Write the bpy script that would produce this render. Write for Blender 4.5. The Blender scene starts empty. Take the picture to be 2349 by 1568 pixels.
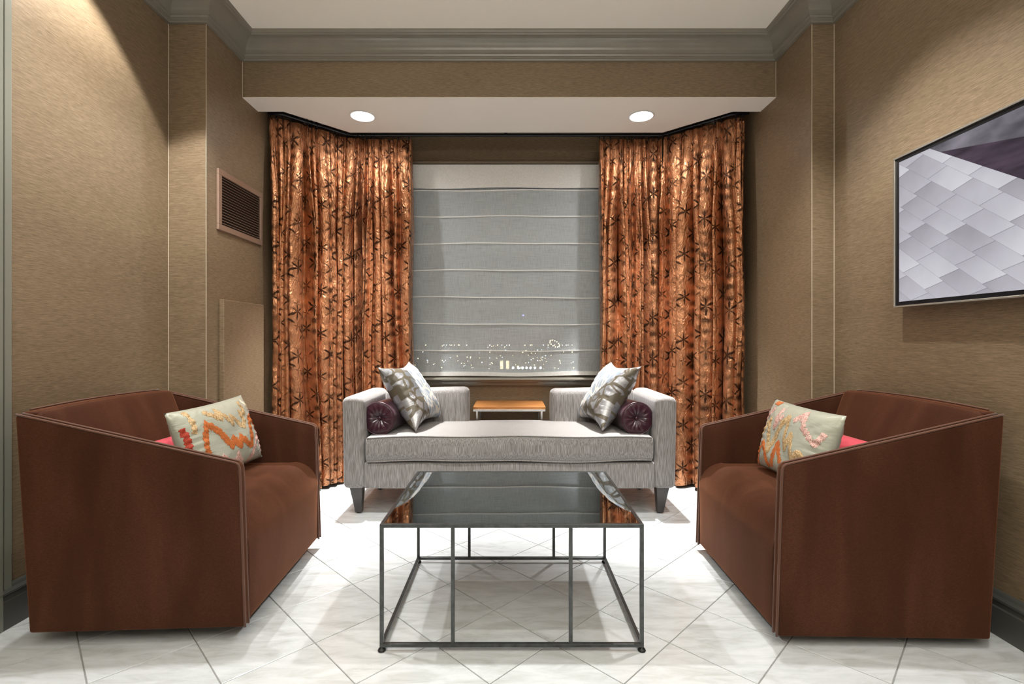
import bpy, bmesh, math, random
from mathutils import Vector, Matrix, noise
random.seed(7)
S = bpy.context.scene
COL = S.collection
PI = math.pi

# ------------------------------------------------------------ camera, world, exposure
cam_d = bpy.data.cameras.new('camera'); cam = bpy.data.objects.new('camera', cam_d); COL.objects.link(cam)
cam.location = (0, 0, 1.10); cam.rotation_euler = (PI/2, 0, 0)
cam_d.sensor_width = 36.0; cam_d.lens = 17.32; cam_d.shift_x = 0.00106; cam_d.shift_y = -0.0021; cam_d.clip_end = 3000
S.camera = cam
S.view_settings.view_transform = 'Standard'; S.view_settings.look = 'None'
S.view_settings.gamma = 1; S.view_settings.use_curve_mapping = False
S.view_settings.exposure = 0.0
w = bpy.data.worlds.new('night_sky'); S.world = w; w.use_nodes = True
w.node_tree.nodes['Background'].inputs[0].default_value = (0.010, 0.014, 0.024, 1)
w.node_tree.nodes['Background'].inputs[1].default_value = 1.0

def spot(name, loc, energy, deg, blend, rad=0.03, col=(1, .985, .955), aim=None):
    d = bpy.data.lights.new(name, 'SPOT'); d.energy = energy; d.spot_size = math.radians(deg); d.spot_blend = blend
    d.shadow_soft_size = rad; d.color = col
    o = bpy.data.objects.new(name, d); o.location = loc
    if aim: o.rotation_euler = (Vector(aim)-Vector(loc)).to_track_quat('-Z', 'Y').to_euler()
    COL.objects.link(o); return o
def area(name, loc, rot, sx, sy, energy, col=(1, .96, .9)):
    d = bpy.data.lights.new(name, 'AREA'); d.shape = 'RECTANGLE'; d.size = sx; d.size_y = sy; d.energy = energy; d.color = col
    o = bpy.data.objects.new(name, d); o.location = loc; o.rotation_euler = rot; COL.objects.link(o); return o
# soffit downlights over the daybed
for x in (-1.03, .905):
    spot('soffit_spot', (x, 3.42, 2.640), 720, 58, 1.0, .022, (1, .99, .975))
    spot('soffit_spot_spill', (x, 3.42, 2.640), 26, 174, 1.0, .022, (1, .985, .96))
# ceiling downlights of the room
spot('ceiling_spot', (-1.66, 2.15, 3.0), 110, 84, .15, .03)
spot('ceiling_spot', (-1.20, 2.14, 3.0), 110, 104, .6, .03)
spot('ceiling_spot', (1.15, 2.10, 3.0), 150, 98, .6, .03)
spot('ceiling_spot', (-1.10, .95, 3.0), 12, 130, .8, .03)
spot('ceiling_spot', (1.10, .95, 3.0), 75, 130, .8, .03)
# unseen fill lights, added behind the camera as soft ambient light
area('lobby_overhead_fill', (0, -1.3, 2.98), (0, 0, 0), 2.6, 2.0, 14)
area('lobby_fill', (.9, -2.8, 1.7), (PI/2, 0, 0), 1.6, 2.0, 14)
area('ceiling_fill', (0, -.9, 2.35), (PI, 0, 0), 2.6, 2.6, 135, (1, .985, .94))  # added panel facing up, only to brighten ceiling and crown

# ------------------------------------------------------------ helpers
def tag(o, label=None, cat=None, group=None, kind=None):
    if label: o['label'] = label
    if cat: o['category'] = cat
    if group: o['group'] = group
    if kind: o['kind'] = kind
    return o
def empty(name, loc=(0, 0, 0), rz=0):
    o = bpy.data.objects.new(name, None); o.location = loc; o.rotation_euler = (0, 0, rz); o.empty_display_size = .1
    COL.objects.link(o); return o
def link(name, bm, mat, parent=None, smooth=False, kind=None):
    me = bpy.data.meshes.new(name); bmesh.ops.recalc_face_normals(bm, faces=bm.faces) if smooth != 'keep' else None
    bm.to_mesh(me); bm.free()
    if mat: me.materials.append(mat)
    if smooth:
        for p in me.polygons: p.use_smooth = True
    o = bpy.data.objects.new(name, me); COL.objects.link(o)
    if parent: o.parent = parent
    if kind: o['kind'] = kind
    return o
def box(bm, c, s, bev=0, rot=None, seg=2):
    r = bmesh.ops.create_cube(bm, size=1)
    M = Matrix.Translation(c) @ (rot.to_4x4() if rot else Matrix()) @ Matrix.Diagonal((s[0], s[1], s[2], 1))
    bmesh.ops.transform(bm, matrix=M, verts=r['verts'])
    if bev:
        es = list({e for v in r['verts'] for e in v.link_edges})
        bmesh.ops.bevel(bm, geom=es, offset=bev, segments=seg, profile=.5, affect='EDGES')
def bounds(bm, x0, x1, y0, y1, z0, z1, bev=0):
    box(bm, ((x0+x1)/2, (y0+y1)/2, (z0+z1)/2), (x1-x0, y1-y0, z1-z0), bev)
def prism(bm, pts, z0, z1):
    a = [bm.verts.new((x, y, z0)) for x, y in pts]; b = [bm.verts.new((x, y, z1)) for x, y in pts]
    n = len(pts); bm.faces.new(a[::-1]); bm.faces.new(b)
    for i in range(n): bm.faces.new((a[i], a[(i+1) % n], b[(i+1) % n], b[i]))
def tube(bm, pts, r, n=8, closed=False):
    pts = [Vector(p) for p in pts]; rings = []; up = None
    for i, p in enumerate(pts):
        if closed: t = pts[(i+1) % len(pts)]-pts[i-1]
        else: t = pts[min(i+1, len(pts)-1)]-pts[max(i-1, 0)]
        t.normalize()
        if up is None: up = Vector((0, 0, 1)) if abs(t.z) < .9 else Vector((1, 0, 0))
        a = t.cross(up); a.normalize(); b = a.cross(t); up = b
        rings.append([bm.verts.new(p+r*(math.cos(2*PI*k/n)*a+math.sin(2*PI*k/n)*b)) for k in range(n)])
    m = len(rings)
    for i in range(m if closed else m-1):
        A, B = rings[i], rings[(i+1) % m]
        for k in range(n): bm.faces.new((A[k], A[(k+1) % n], B[(k+1) % n], B[k]))
    if not closed: bm.faces.new(rings[0][::-1]); bm.faces.new(rings[-1])
def lathe(bm, prof, n=32, c=(0, 0, 0), axis='Z'):
    rings = []
    for r, h in prof:
        ring = []
        for k in range(n):
            a = 2*PI*k/n; x, y = r*math.cos(a), r*math.sin(a)
            v = (x, y, h) if axis == 'Z' else (x, h, y)
            ring.append(bm.verts.new((v[0]+c[0], v[1]+c[1], v[2]+c[2])))
        rings.append(ring)
    for A, B in zip(rings, rings[1:]):
        for k in range(n): bm.faces.new((A[k], A[(k+1) % n], B[(k+1) % n], B[k]))
    bm.faces.new(rings[0][::-1]); bm.faces.new(rings[-1])
def soft_box(bm, c, h, r, n=(8, 8, 8), fn=None):
    """rounded box, centre c, half sizes h, edge radius r, dense enough to be bent by fn(point)->point"""
    def samp(H, m):
        e = [-H+r*(1-math.cos(t*PI/8)) for t in range(0, 4)]
        inner = [-H+r+(2*H-2*r)*i/m for i in range(m+1)]
        return e+inner+[-q for q in e[::-1]]
    ax = [samp(h[i], n[i]) for i in range(3)]
    vm = {}
    def vert(i, j, k):
        key = (i, j, k)
        if key in vm: return vm[key]
        p = Vector((ax[0][i], ax[1][j], ax[2][k]))
        q = Vector([max(-(h[t]-r), min(h[t]-r, p[t])) for t in range(3)])
        d = p-q
        if d.length > 1e-7: p = q+d.normalized()*r
        if fn: p = Vector(fn(p))
        vm[key] = bm.verts.new(p+Vector(c)); return vm[key]
    N = [len(a)-1 for a in ax]
    def quad(a, b, c2, d):
        s = {a, b, c2, d}
        if len(s) == 4:
            try: bm.faces.new((a, b, c2, d))
            except ValueError: pass
    for f in range(3):
        u, v = [(1, 2), (2, 0), (0, 1)][f]
        for side in (0, N[f]):
            for a in range(N[u]):
                for b in range(N[v]):
                    idx = []
                    for da, db in ((0, 0), (1, 0), (1, 1), (0, 1)):
                        t = [0, 0, 0]; t[f] = side; t[u] = a+da; t[v] = b+db; idx.append(vert(*t))
                    quad(*idx)
    bmesh.ops.remove_doubles(bm, verts=bm.verts, dist=1e-6)
def wob(p, s, a, seed=0):
    return noise.noise(Vector((p[0]*s+seed, p[1]*s+seed*1.7, p[2]*s)))*a

# ------------------------------------------------------------ materials
class N:
    def __init__(s, name):
        s.m = bpy.data.materials.new(name); s.m.use_nodes = True; s.t = s.m.node_tree
        s.b = s.t.nodes['Principled BSDF']; s.out = s.t.nodes['Material Output']
    def n(s, typ, **k):
        x = s.t.nodes.new('ShaderNode'+typ)
        for a, v in k.items():
            setattr(x, a, v)
        return x
    def l(s, a, b): s.t.links.new(a, b)
    def val(s, inp, v):
        if isinstance(v, (int, float)): inp.default_value = v
        elif isinstance(v, tuple): inp.default_value = v
        else: s.l(v, inp)
    def math(s, op, a, b=0.0, c=None):
        x = s.n('Math', operation=op); s.val(x.inputs[0], a); s.val(x.inputs[1], b)
        if c is not None: s.val(x.inputs[2], c)
        return x.outputs[0]
    def coord(s, kind='Object', scale=(1, 1, 1), rot=(0, 0, 0)):
        tc = s.n('TexCoord'); mp = s.n('Mapping'); mp.inputs['Scale'].default_value = scale; mp.inputs['Rotation'].default_value = rot
        s.l(tc.outputs[kind], mp.inputs[0]); return mp.outputs[0]
    def noise(s, vec, scale, detail=3, rough=.5, dist=0.0):
        x = s.n('TexNoise'); s.l(vec, x.inputs['Vector']); x.inputs['Scale'].default_value = scale
        x.inputs['Detail'].default_value = detail; x.inputs['Roughness'].default_value = rough; x.inputs['Distortion'].default_value = dist
        return x.outputs['Fac']
    def ramp(s, f, stops):
        x = s.n('ValToRGB'); s.val(x.inputs[0], f); e = x.color_ramp.elements
        while len(e) < len(stops): e.new(.5)
        for i, (p, c) in enumerate(stops):
            e[i].position = p; e[i].color = (c[0], c[1], c[2], 1)
        return x.outputs[0]
    def mix(s, f, a, b):
        x = s.n('Mix', data_type='RGBA'); s.val(x.inputs[0], f)
        s.val(x.inputs[6], a if not isinstance(a, tuple) else (*a[:3], 1)); s.val(x.inputs[7], b if not isinstance(b, tuple) else (*b[:3], 1))
        return x.outputs[2]
    def base(s, c):
        if isinstance(c, tuple): s.b.inputs['Base Color'].default_value = (*c[:3], 1)
        else: s.l(c, s.b.inputs['Base Color'])
    def set(s, **k):
        for a, v in k.items():
            s.val(s.b.inputs[a.replace('_', ' ')], v)
    def bump(s, h, st, dist=.01):
        x = s.n('Bump'); x.inputs['Strength'].default_value = st; x.inputs['Distance'].default_value = dist
        s.l(h, x.inputs['Height']); s.l(x.outputs[0], s.b.inputs['Normal'])

def simple(name, c, rough=.5, metal=0.0, nz=.0, scale=20, **k):
    m = N(name); f = m.noise(m.coord(), scale, 4)
    m.base(m.ramp(f, [(.3, tuple(x*(1-nz) for x in c)), (.7, tuple(min(1, x*(1+nz)) for x in c))]))
    m.set(Roughness=rough, Metallic=metal, **k); return m.m

# wallpaper: fine horizontal grasscloth
m = N('grasscloth_wallpaper'); v = m.coord(scale=(26, 26, 420)); f1 = m.noise(v, 1, 3, .55); f2 = m.noise(m.coord(scale=(70, 70, 1100)), 1, 2)
f3 = m.noise(m.coord(scale=(.7, .7, 2.5)), 1, 3)
g = m.math('ADD', m.math('MULTIPLY', f1, .55), m.math('ADD', m.math('MULTIPLY', f2, .25), m.math('MULTIPLY', f3, .2)))
m.base(m.ramp(g, [(.34, (.125, .088, .047)), (.5, (.216, .153, .092)), (.66, (.315, .236, .147))]))
m.set(Roughness=.48, Metallic=.12); m.bump(f1, .25, .002); WALL = m.m
CEIL = simple('ceiling_paint', (.86, .835, .76), .9, nz=.01, scale=3)
SOFF = simple('soffit_paint', (.88, .85, .785), .9, nz=.01, scale=3)
TRIM = simple('satin_olive_grey_paint', (.225, .21, .172), .27, .1, nz=.05, scale=8)
TRIMD = simple('dark_grey_paint', (.075, .075, .068), .28, nz=.05, scale=8)
CAULK = simple('caulk_bead', (.62, .54, .42), .6)
GROUT = simple('grey_grout', (.30, .30, .29), .8, nz=.1, scale=60)
# tile
m = N('polished_marble_tile'); oi = m.n('ObjectInfo'); tc = m.n('TexCoord')
ad = m.n('VectorMath', operation='ADD'); m.l(tc.outputs['Object'], ad.inputs[0])
cx = m.n('CombineXYZ'); m.l(m.math('MULTIPLY', oi.outputs['Random'], 37.0), cx.inputs[0]); m.l(m.math('MULTIPLY', oi.outputs['Random'], 91.0), cx.inputs[2]); m.l(cx.outputs[0], ad.inputs[1])
mp = m.n('Mapping'); mp.inputs['Rotation'].default_value = (0, 0, -.35); mp.inputs['Scale'].default_value = (4, 15, 1); m.l(ad.outputs[0], mp.inputs[0])
f = m.noise(mp.outputs[0], 1.5, 8, .62, .6); f2 = m.noise(ad.outputs[0], 26, 5, .6)
c = m.ramp(f, [(.34, (.48, .50, .50)), (.5, (.585, .615, .63)), (.66, (.66, .69, .71))])
c = m.mix(m.math('MULTIPLY', m.math('SUBTRACT', oi.outputs['Random'], .2), .12), c, (.60, .585, .55))
c = m.mix(m.math('MULTIPLY', f2, .12), c, (.50, .49, .47))
m.base(c); m.set(Roughness=.17, Specular_IOR_Level=.5); TILE = m.m

# velvet
def velvet(name, dark, mid, light, tint):
    m = N(name); v = m.coord(scale=(5, 5, 1.1)); f = m.noise(v, 1.5, 2, .45, .5); h = m.noise(m.coord(scale=(170, 170, 330)), 1, 2)
    f = m.math('ADD', m.math('MULTIPLY', f, .62), m.math('MULTIPLY', h, .38))
    m.base(m.ramp(f, [(.28, dark), (.5, mid), (.72, light)]))
    m.set(Roughness=.75, Sheen_Weight=.45, Sheen_Roughness=.4, Specular_IOR_Level=.12); m.b.inputs['Sheen Tint'].default_value = (*tint, 1)
    m.bump(h, .15, .002); return m.m
VEL = velvet('brown_mohair_velvet', (.034, .0108, .0048), (.052, .0178, .0085), (.082, .031, .016), (.72, .30, .15))
PIPE = simple('rust_velvet_piping', (.10, .035, .015), .7, Sheen_Weight=.15)
BLACK = simple('black_satin_metal', (.008, .008, .011), .3, .4)
BLKCL = simple('black_dust_cover', (.012, .012, .014), .9)
STEEL = simple('gunmetal_steel', (.085, .090, .090), .34, .75, nz=.25, scale=40)
RUBBER = simple('black_rubber', (.012, .012, .012), .5)
CHROME = simple('brushed_nickel', (.72, .72, .71), .22, .95)
DARKWD = simple('dark_stained_wood', (.045, .040, .038), .3, nz=.15, scale=12)
COPPERPAINT = simple('taupe_painted_metal', (.33, .225, .165), .35, .35)
DUCT = simple('dark_duct', (.02, .015, .012), .8)
# striated grey upholstery
m = N('striated_grey_upholstery'); f = m.noise(m.coord(scale=(480, 480, 14)), 1, 2, .5); f2 = m.noise(m.coord(scale=(3, 3, 3)), 1, 2)
m.base(m.ramp(f, [(.34, (.110, .098, .089)), (.5, (.195, .182, .174)), (.66, (.32, .305, .298))]))
m.set(Roughness=.7, Sheen_Weight=.25); m.bump(f, .2, .002); UPH = m.m
# satin maroon
m = N('maroon_satin'); f = m.noise(m.coord(), 14, 3)
m.base((.034, .005, .014)); m.set(Roughness=.33, Sheen_Weight=.08, Specular_IOR_Level=.6); m.bump(f, .12, .01); MAROON = m.m
m = N('coral_pink_satin'); m.base((.62, .055, .085)); m.set(Roughness=.55, Sheen_Weight=.2); PINK = m.m
# sage satin of lumbar pillows
m = N('sage_satin'); f = m.noise(m.coord('Object', (4, 4, 14)), 1.5, 4, .5, 1.0); m.base((.46, .475, .385)); m.set(Roughness=.36, Metallic=.15, Sheen_Weight=.2); m.bump(f, .25, .012); SAGE = m.m
def thread(name, a, b):
    m = N(name); f = m.noise(m.coord(scale=(500, 500, 120)), 1, 2); m.base(m.ramp(f, [(.4, a), (.6, b)])); m.set(Roughness=.6); m.bump(f, .6, .003); return m.m
T_OR = thread('orange_embroidery', (.42, .095, .015), (.68, .20, .05))
T_GO = thread('gold_embroidery', (.34, .17, .035), (.78, .60, .36))
T_CR = thread('cream_embroidery', (.72, .62, .42), (.88, .80, .66))
T_PI = thread('pink_embroidery', (.50, .21, .16), (.82, .62, .56))
T_RE = thread('red_embroidery', (.35, .02, .01), (.5, .06, .02))
# silver damask of the square cushions
m = N('silver_leaf_brocade'); tc = m.n('TexCoord'); uv = tc.outputs['UV']
mp = m.n('Mapping'); mp.inputs['Scale'].default_value = (1, 1, 1); m.l(uv, mp.inputs[0])
nz = m.n('TexNoise'); nz.inputs['Scale'].default_value = 5.0; m.l(mp.outputs[0], nz.inputs['Vector'])
mm = m.n('Mix', data_type='VECTOR'); mm.inputs[0].default_value = .13; m.l(mp.outputs[0], mm.inputs[4]); m.l(nz.outputs['Color'], mm.inputs[5])
vo = m.n('TexVoronoi', feature='DISTANCE_TO_EDGE'); vo.inputs['Scale'].default_value = 13.0; m.l(mm.outputs[1], vo.inputs['Vector'])
vc = m.n('TexVoronoi', feature='F1'); vc.inputs['Scale'].default_value = 13.0; m.l(mm.outputs[1], vc.inputs['Vector'])
leaf = m.ramp(vo.outputs['Distance'], [(.075, (0, 0, 0)), (.105, (1, 1, 1))])
ring = m.ramp(vc.outputs['Distance'], [(.0, (.62, .62, .62)), (.16, (1, 1, 1)), (.22, (.45, .47, .45)), (.26, (.9, .9, .9))])
lc = m.mix(vc.outputs['Color'], (.30, .315, .345), (.46, .455, .46)); lc2 = m.n('Mix', data_type='RGBA', blend_type='MULTIPLY'); lc2.inputs[0].default_value = .55
m.l(lc, lc2.inputs[6]); m.l(ring, lc2.inputs[7])
m.base(m.mix(leaf, (.085, .07, .048), lc2.outputs[2]))
m.l(m.math('MULTIPLY', leaf, .7), m.b.inputs['Metallic']); m.set(Roughness=.34); wr = m.noise(mp.outputs[0], 7, 3, .5, .8); m.bump(wr, .35, .02); BROC = m.m
m = N('brocade_slate_sheen'); tc = m.n('TexCoord'); mp = m.n('Mapping'); mp.inputs['Scale'].default_value = (1.5, .8, 1); m.l(tc.outputs['UV'], mp.inputs[0])  # same brocade: its sheen from another angle, painted as slate colour
nz = m.n('TexNoise'); nz.inputs['Scale'].default_value = 9.0; m.l(mp.outputs[0], nz.inputs['Vector'])
mm = m.n('Mix', data_type='VECTOR'); mm.inputs[0].default_value = .09; m.l(mp.outputs[0], mm.inputs[4]); m.l(nz.outputs['Color'], mm.inputs[5])
vo = m.n('TexVoronoi', feature='DISTANCE_TO_EDGE'); vo.inputs['Scale'].default_value = 17; m.l(mm.outputs[1], vo.inputs['Vector'])
leaf = m.ramp(vo.outputs['Distance'], [(.09, (.46, .41, .35)), (.14, (.17, .205, .25))])
m.base(leaf); m.set(Roughness=.5, Metallic=.1, Sheen_Weight=.2); LEOP = m.m

# copper shibori curtain silk (UV in metres)
m = N('copper_shibori_silk'); tc = m.n('TexCoord'); nz = m.n('TexNoise'); nz.inputs['Scale'].default_value = 18; m.l(tc.outputs['UV'], nz.inputs['Vector'])
mm = m.n('Mix', data_type='VECTOR'); mm.inputs[0].default_value = .018; m.l(tc.outputs['UV'], mm.inputs[4]); m.l(nz.outputs['Color'], mm.inputs[5])
sx = m.n('SeparateXYZ'); m.l(mm.outputs[1], sx.inputs[0])
def star(cu, cv, ou, ov, r0, r1, k, ph=0.0):
    u = m.math('DIVIDE', m.math('ADD', sx.outputs[0], ou), cu); vv = m.math('ADD', m.math('DIVIDE', m.math('ADD', sx.outputs[1], ov), cv), m.math('MULTIPLY', m.math('FLOOR', u), .37))
    u = m.math('MULTIPLY', m.math('SUBTRACT', m.math('FRACT', u), .5), cu); vv = m.math('MULTIPLY', m.math('SUBTRACT', m.math('FRACT', vv), .5), cv)
    r = m.math('SQRT', m.math('ADD', m.math('MULTIPLY', u, u), m.math('MULTIPLY', vv, vv)))
    a = m.math('ARCTAN2', vv, u)
    c = m.math('POWER', m.math('MULTIPLY_ADD', m.math('COSINE', m.math('MULTIPLY_ADD', a, float(k), ph)), .5, .5), 2.2)
    # spokes widen outwards then stop
    R = m.math('MULTIPLY_ADD', c, r1, r0)
    d = m.math('DIVIDE', m.math('SUBTRACT', R, r), .028)
    return m.math('MINIMUM', m.math('MAXIMUM', d, 0.0), 1.0)
s1 = star(.170, .310, 0, 0, .024, .060, 6, PI)
s2 = star(.170, .310, .085, .155, .022, .046, 6, PI)
s3 = star(.170, .155, .085, .0, .004, .040, 4, .8)
s = m.math('MAXIMUM', s1, m.math('MAXIMUM', s2, m.math('MULTIPLY', s3, .7)))
blot = m.noise(mm.outputs[1], 4.5, 2)
s = m.math('MULTIPLY', s, m.math('MULTIPLY_ADD', blot, 2.6, -.35))
band = m.math('MULTIPLY_ADD', m.math('COSINE', m.math('MULTIPLY', sx.outputs[0], 2*PI/.170)), -.5, .5)
rip = m.math('MULTIPLY_ADD', m.math('COSINE', m.math('MULTIPLY_ADD', sx.outputs[1], 2*PI/.0775, m.math('MULTIPLY', m.math('FLOOR', m.math('DIVIDE', sx.outputs[0], .170)), 2.3))), .5, .5)
patch = m.math('MULTIPLY', m.math('POWER', band, 1.6), m.math('MULTIPLY', m.math('POWER', rip, 1.2), m.math('MULTIPLY_ADD', blot, 2.8, -.80)))
s = m.math('MAXIMUM', s, m.math('MINIMUM', m.math('MAXIMUM', patch, 0.0), .8)); s = m.math('MINIMUM', s, .93)
m.base(m.mix(s, (.58, .270, .135), (.020, .009, .006)))
mp = m.n('Mapping'); mp.inputs['Scale'].default_value = (1, .42, 1); m.l(tc.outputs['UV'], mp.inputs[0])
w1 = m.noise(mp.outputs[0], 34, 4, .55, 1.6); w2 = m.noise(mp.outputs[0], 10, 2, .5, .5)
m.set(Roughness=.23, Metallic=.80, Specular_IOR_Level=.5)
m.bump(m.math('ADD', m.math('MULTIPLY', w1, .7), w2), .9, .016); CURT = m.m
CURT.use_backface_culling = False

# ------------------------------------------------------------ room shell
XL, XR, YB, YF, ZC = -1.934, 1.826, -3.0, 4.12, 3.016
PL, PR, YP = -1.722, 1.700, 2.783
def struct(name, bm, mat, smooth=False, parent=None):
    o = link(name, bm, mat, parent, smooth)
    if not parent: o['kind'] = 'structure'
    return o
bm = bmesh.new(); bounds(bm, XL-.1, XL, YB, YP+.0, 0, ZC); struct('wall_left', bm, WALL)
bm = bmesh.new(); bounds(bm, XR, XR+.1, YB, YP, 0, ZC); struct('wall_right', bm, WALL)
bm = bmesh.new(); bounds(bm, XL-.1, PL, YP, YF, 0, ZC); struct('wall_left_return', bm, WALL)
bm = bmesh.new(); bounds(bm, PR, XR+.1, YP, YF, 0, ZC); struct('wall_right_return', bm, WALL)
bm = bmesh.new(); bounds(bm, XL-.1, XR+.1, YB-.1, YB, 0, ZC); struct('wall_rear', bm, WALL)
# window wall: opening x -.92...88, z .80..2.50
bm = bmesh.new(); WX0, WX1, WZ0, WZ1 = -.93, .90, .80, 2.50
for b in ((XL-.1, WX0, 0, ZC), (WX1, XR+.1, 0, ZC), (WX0, WX1, 0, WZ0), (WX0, WX1, WZ1, ZC)):
    bounds(bm, b[0], b[1], YF, YF+.14, b[2], b[3])
struct('wall_back', bm, WALL)
bm = bmesh.new(); bounds(bm, XL-.1, XR+.1, YB-.1, YF+.14, ZC, ZC+.1); struct('ceiling', bm, CEIL)
# header beam (papered face) and its dropped soffit with the curtain pocket behind it
HZ = 2.653
bm = bmesh.new(); bounds(bm, PL, PR, 3.161, 3.20, HZ+.004, ZC); struct('wall_header', bm, WALL)
bm = bmesh.new(); prism(bm, [(PL, 3.163), (PR, 3.163), (PR, 3.355), (1.511, 3.355), (1.137, 3.694), (-1.207, 3.694), (-1.550, 3.355), (PL, 3.355)], HZ, 2.80)
struct('ceiling_soffit', bm, SOFF)
bm = bmesh.new(); bounds(bm, PL, PR, 3.20, YF, 2.90, ZC-.001); struct('ceiling_pocket', bm, SOFF)

# floor: grout bed with every tile its own piece
bm = bmesh.new(); bounds(bm, XL-.1, XR+.1, YB, YF, -.06, -.004); floor = struct('floor', bm, GROUT)
def clip(poly, x0, x1, y0, y1):
    for ax, lim, sg in ((0, x0, 1), (0, x1, -1), (1, y0, 1), (1, y1, -1)):
        out = []
        for i in range(len(poly)):
            a, b = poly[i-1], poly[i]; ia = (a[ax]-lim)*sg >= 0; ib = (b[ax]-lim)*sg >= 0
            if ia != ib:
                t = (lim-a[ax])/(b[ax]-a[ax]); out.append((a[0]+t*(b[0]-a[0]), a[1]+t*(b[1]-a[1])))
            if ib: out.append(b)
        poly = out
        if not poly: return poly
    return poly
T = .3036; q = math.sqrt(.5); ox, oy = -.068, 2.005; hs = T/2-.0019
whole = None; n_t = 0; far_tiles = bmesh.new()
cells = []
for i in range(-24, 24):
    for j in range(-24, 24):
        u, v2 = (i+.5)*T, (j+.5)*T
        cells.append((ox+q*(u-v2), oy+q*(u+v2)))
for cx_, cy_ in cells:
    cor = [(cx_+hs*q*(a-b), cy_+hs*q*(a+b)) for a, b in ((-1, -1), (1, -1), (1, 1), (-1, 1))]
    p = clip(cor, XL, XR, YB, YF)
    if len(p) < 3: continue
    ar = abs(sum(p[k-1][0]*p[k][1]-p[k][0]*p[k-1][1] for k in range(len(p))))/2
    if ar < .0004: continue
    if max(y for _, y in p) < 1.0:           # behind the lens: one joined piece
        prism(far_tiles, p, -.004, 0); continue
    dz = random.uniform(-.0003, .0003)
    if ar > .999*(2*hs)**2:
        if whole is None:
            b2 = bmesh.new(); prism(b2, [(x-cx_, y-cy_) for x, y in cor], -.004, 0)
            bmesh.ops.bevel(b2, geom=[e for e in b2.edges if all(vv.co.z > -.001 for vv in e.verts)], offset=.0012, segments=1, affect='EDGES')
            o = link('tile', b2, TILE, floor); whole = o.data
        else:
            o = bpy.data.objects.new('tile', whole); COL.objects.link(o); o.parent = floor
    else:
        b2 = bmesh.new(); prism(b2, [(x-cx_, y-cy_) for x, y in p], -.004, 0); o = link('tile', b2, TILE, floor)
    o.location = (cx_, cy_, dz); n_t += 1
o = link('tile_field', far_tiles, TILE, floor, kind='stuff')

# swept mouldings with mitred corners, one object per run
def sweep(path, prof, side, name, mat):
    """path: plan points; prof: (out, z) pairs; side +1 = out is to the right of travel"""
    P = [Vector(p) for p in path]; nrm = []
    for a, b in zip(P, P[1:]):
        d = (b-a).normalized(); nrm.append(Vector((d.y, -d.x))*side)
    offs = []
    for i in range(len(P)):
        if i == 0: offs.append(nrm[0])
        elif i == len(P)-1: offs.append(nrm[-1])
        else:
            m_ = nrm[i-1]+nrm[i]; offs.append(m_/(1+nrm[i-1].dot(nrm[i])))
    res = []
    for i in range(len(P)-1):
        bm = bmesh.new()
        A = [bm.verts.new((*(P[i]+offs[i]*o_), z)) for o_, z in prof]; B = [bm.verts.new((*(P[i+1]+offs[i+1]*o_), z)) for o_, z in prof]
        for k in range(len(prof)-1): bm.faces.new((A[k], A[k+1], B[k+1], B[k]))
        n_ = len(prof); bm.faces.new((A[n_-1], A[0], B[0], B[n_-1])); bm.faces.new(A); bm.faces.new(B[::-1])
        res.append(struct('%s_%d' % (name, i+1), bm, mat))
    return res
zc = 2.882
cove = [(.040+.072*(1-math.cos(t*PI/16)), zc+.040+.066*math.sin(t*PI/16)) for t in range(9)]
crown = [(0, zc), (.016, zc), (.018, zc+.008), (.024, zc+.010), (.024, zc+.018), (.031, zc+.020), (.034, zc+.030), (.040, zc+.032)] + cove + [(.114, zc+.114), (.122, zc+.116), (.129, zc+.124), (.129, ZC), (0, ZC)]
path = [(XL, YB), (XL, YP), (PL, YP), (PL, 3.161), (PR, 3.161), (PR, YP), (XR, YP), (XR, YB)]
sweep(path, crown, 1, 'trim', TRIM)
basep = [(0, 0), (.020, 0), (.020, .105), (.016, .110), (.016, .128), (.022, .132), (.022, .140), (.014, .150), (.010, .160), (.006, .166), (0, .166)]
sweep([(XL, YB), (XL, YP), (PL, YP), (PL, YF), (PR, YF), (PR, YP), (XR, YP), (XR, YB)], basep, 1, 'baseboard', TRIMD)
# caulk beads in the papered corners
k = 20
for x, y in ((XL+.001, YP-.001), (PL, YP), (XR-.001, YP-.001), (PR, YP)):
    bm = bmesh.new(); tube(bm, [(x, y, .166), (x, y, zc)], .0016, 6); struct('trim_%d' % k, bm, CAULK); k += 1
for x in (PL, PR):
    bm = bmesh.new(); tube(bm, [(x, 3.160, HZ), (x, 3.160, zc)], .0014, 6); struct('trim_%d' % k, bm, CAULK); k += 1
# door casing at the left edge of the view
bm = bmesh.new(); bounds(bm, XL, XL+.014, 1.868, 1.897, 0, 2.99, .003); bounds(bm, XL, XL+.006, 1.855, 1.87, 0, 2.99)
bounds(bm, XL, XL+.022, 1.72, 1.858, 0, 2.99, .004); struct('trim_40', bm, simple('olive_casing_paint', (.20, .20, .165), .3))

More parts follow.
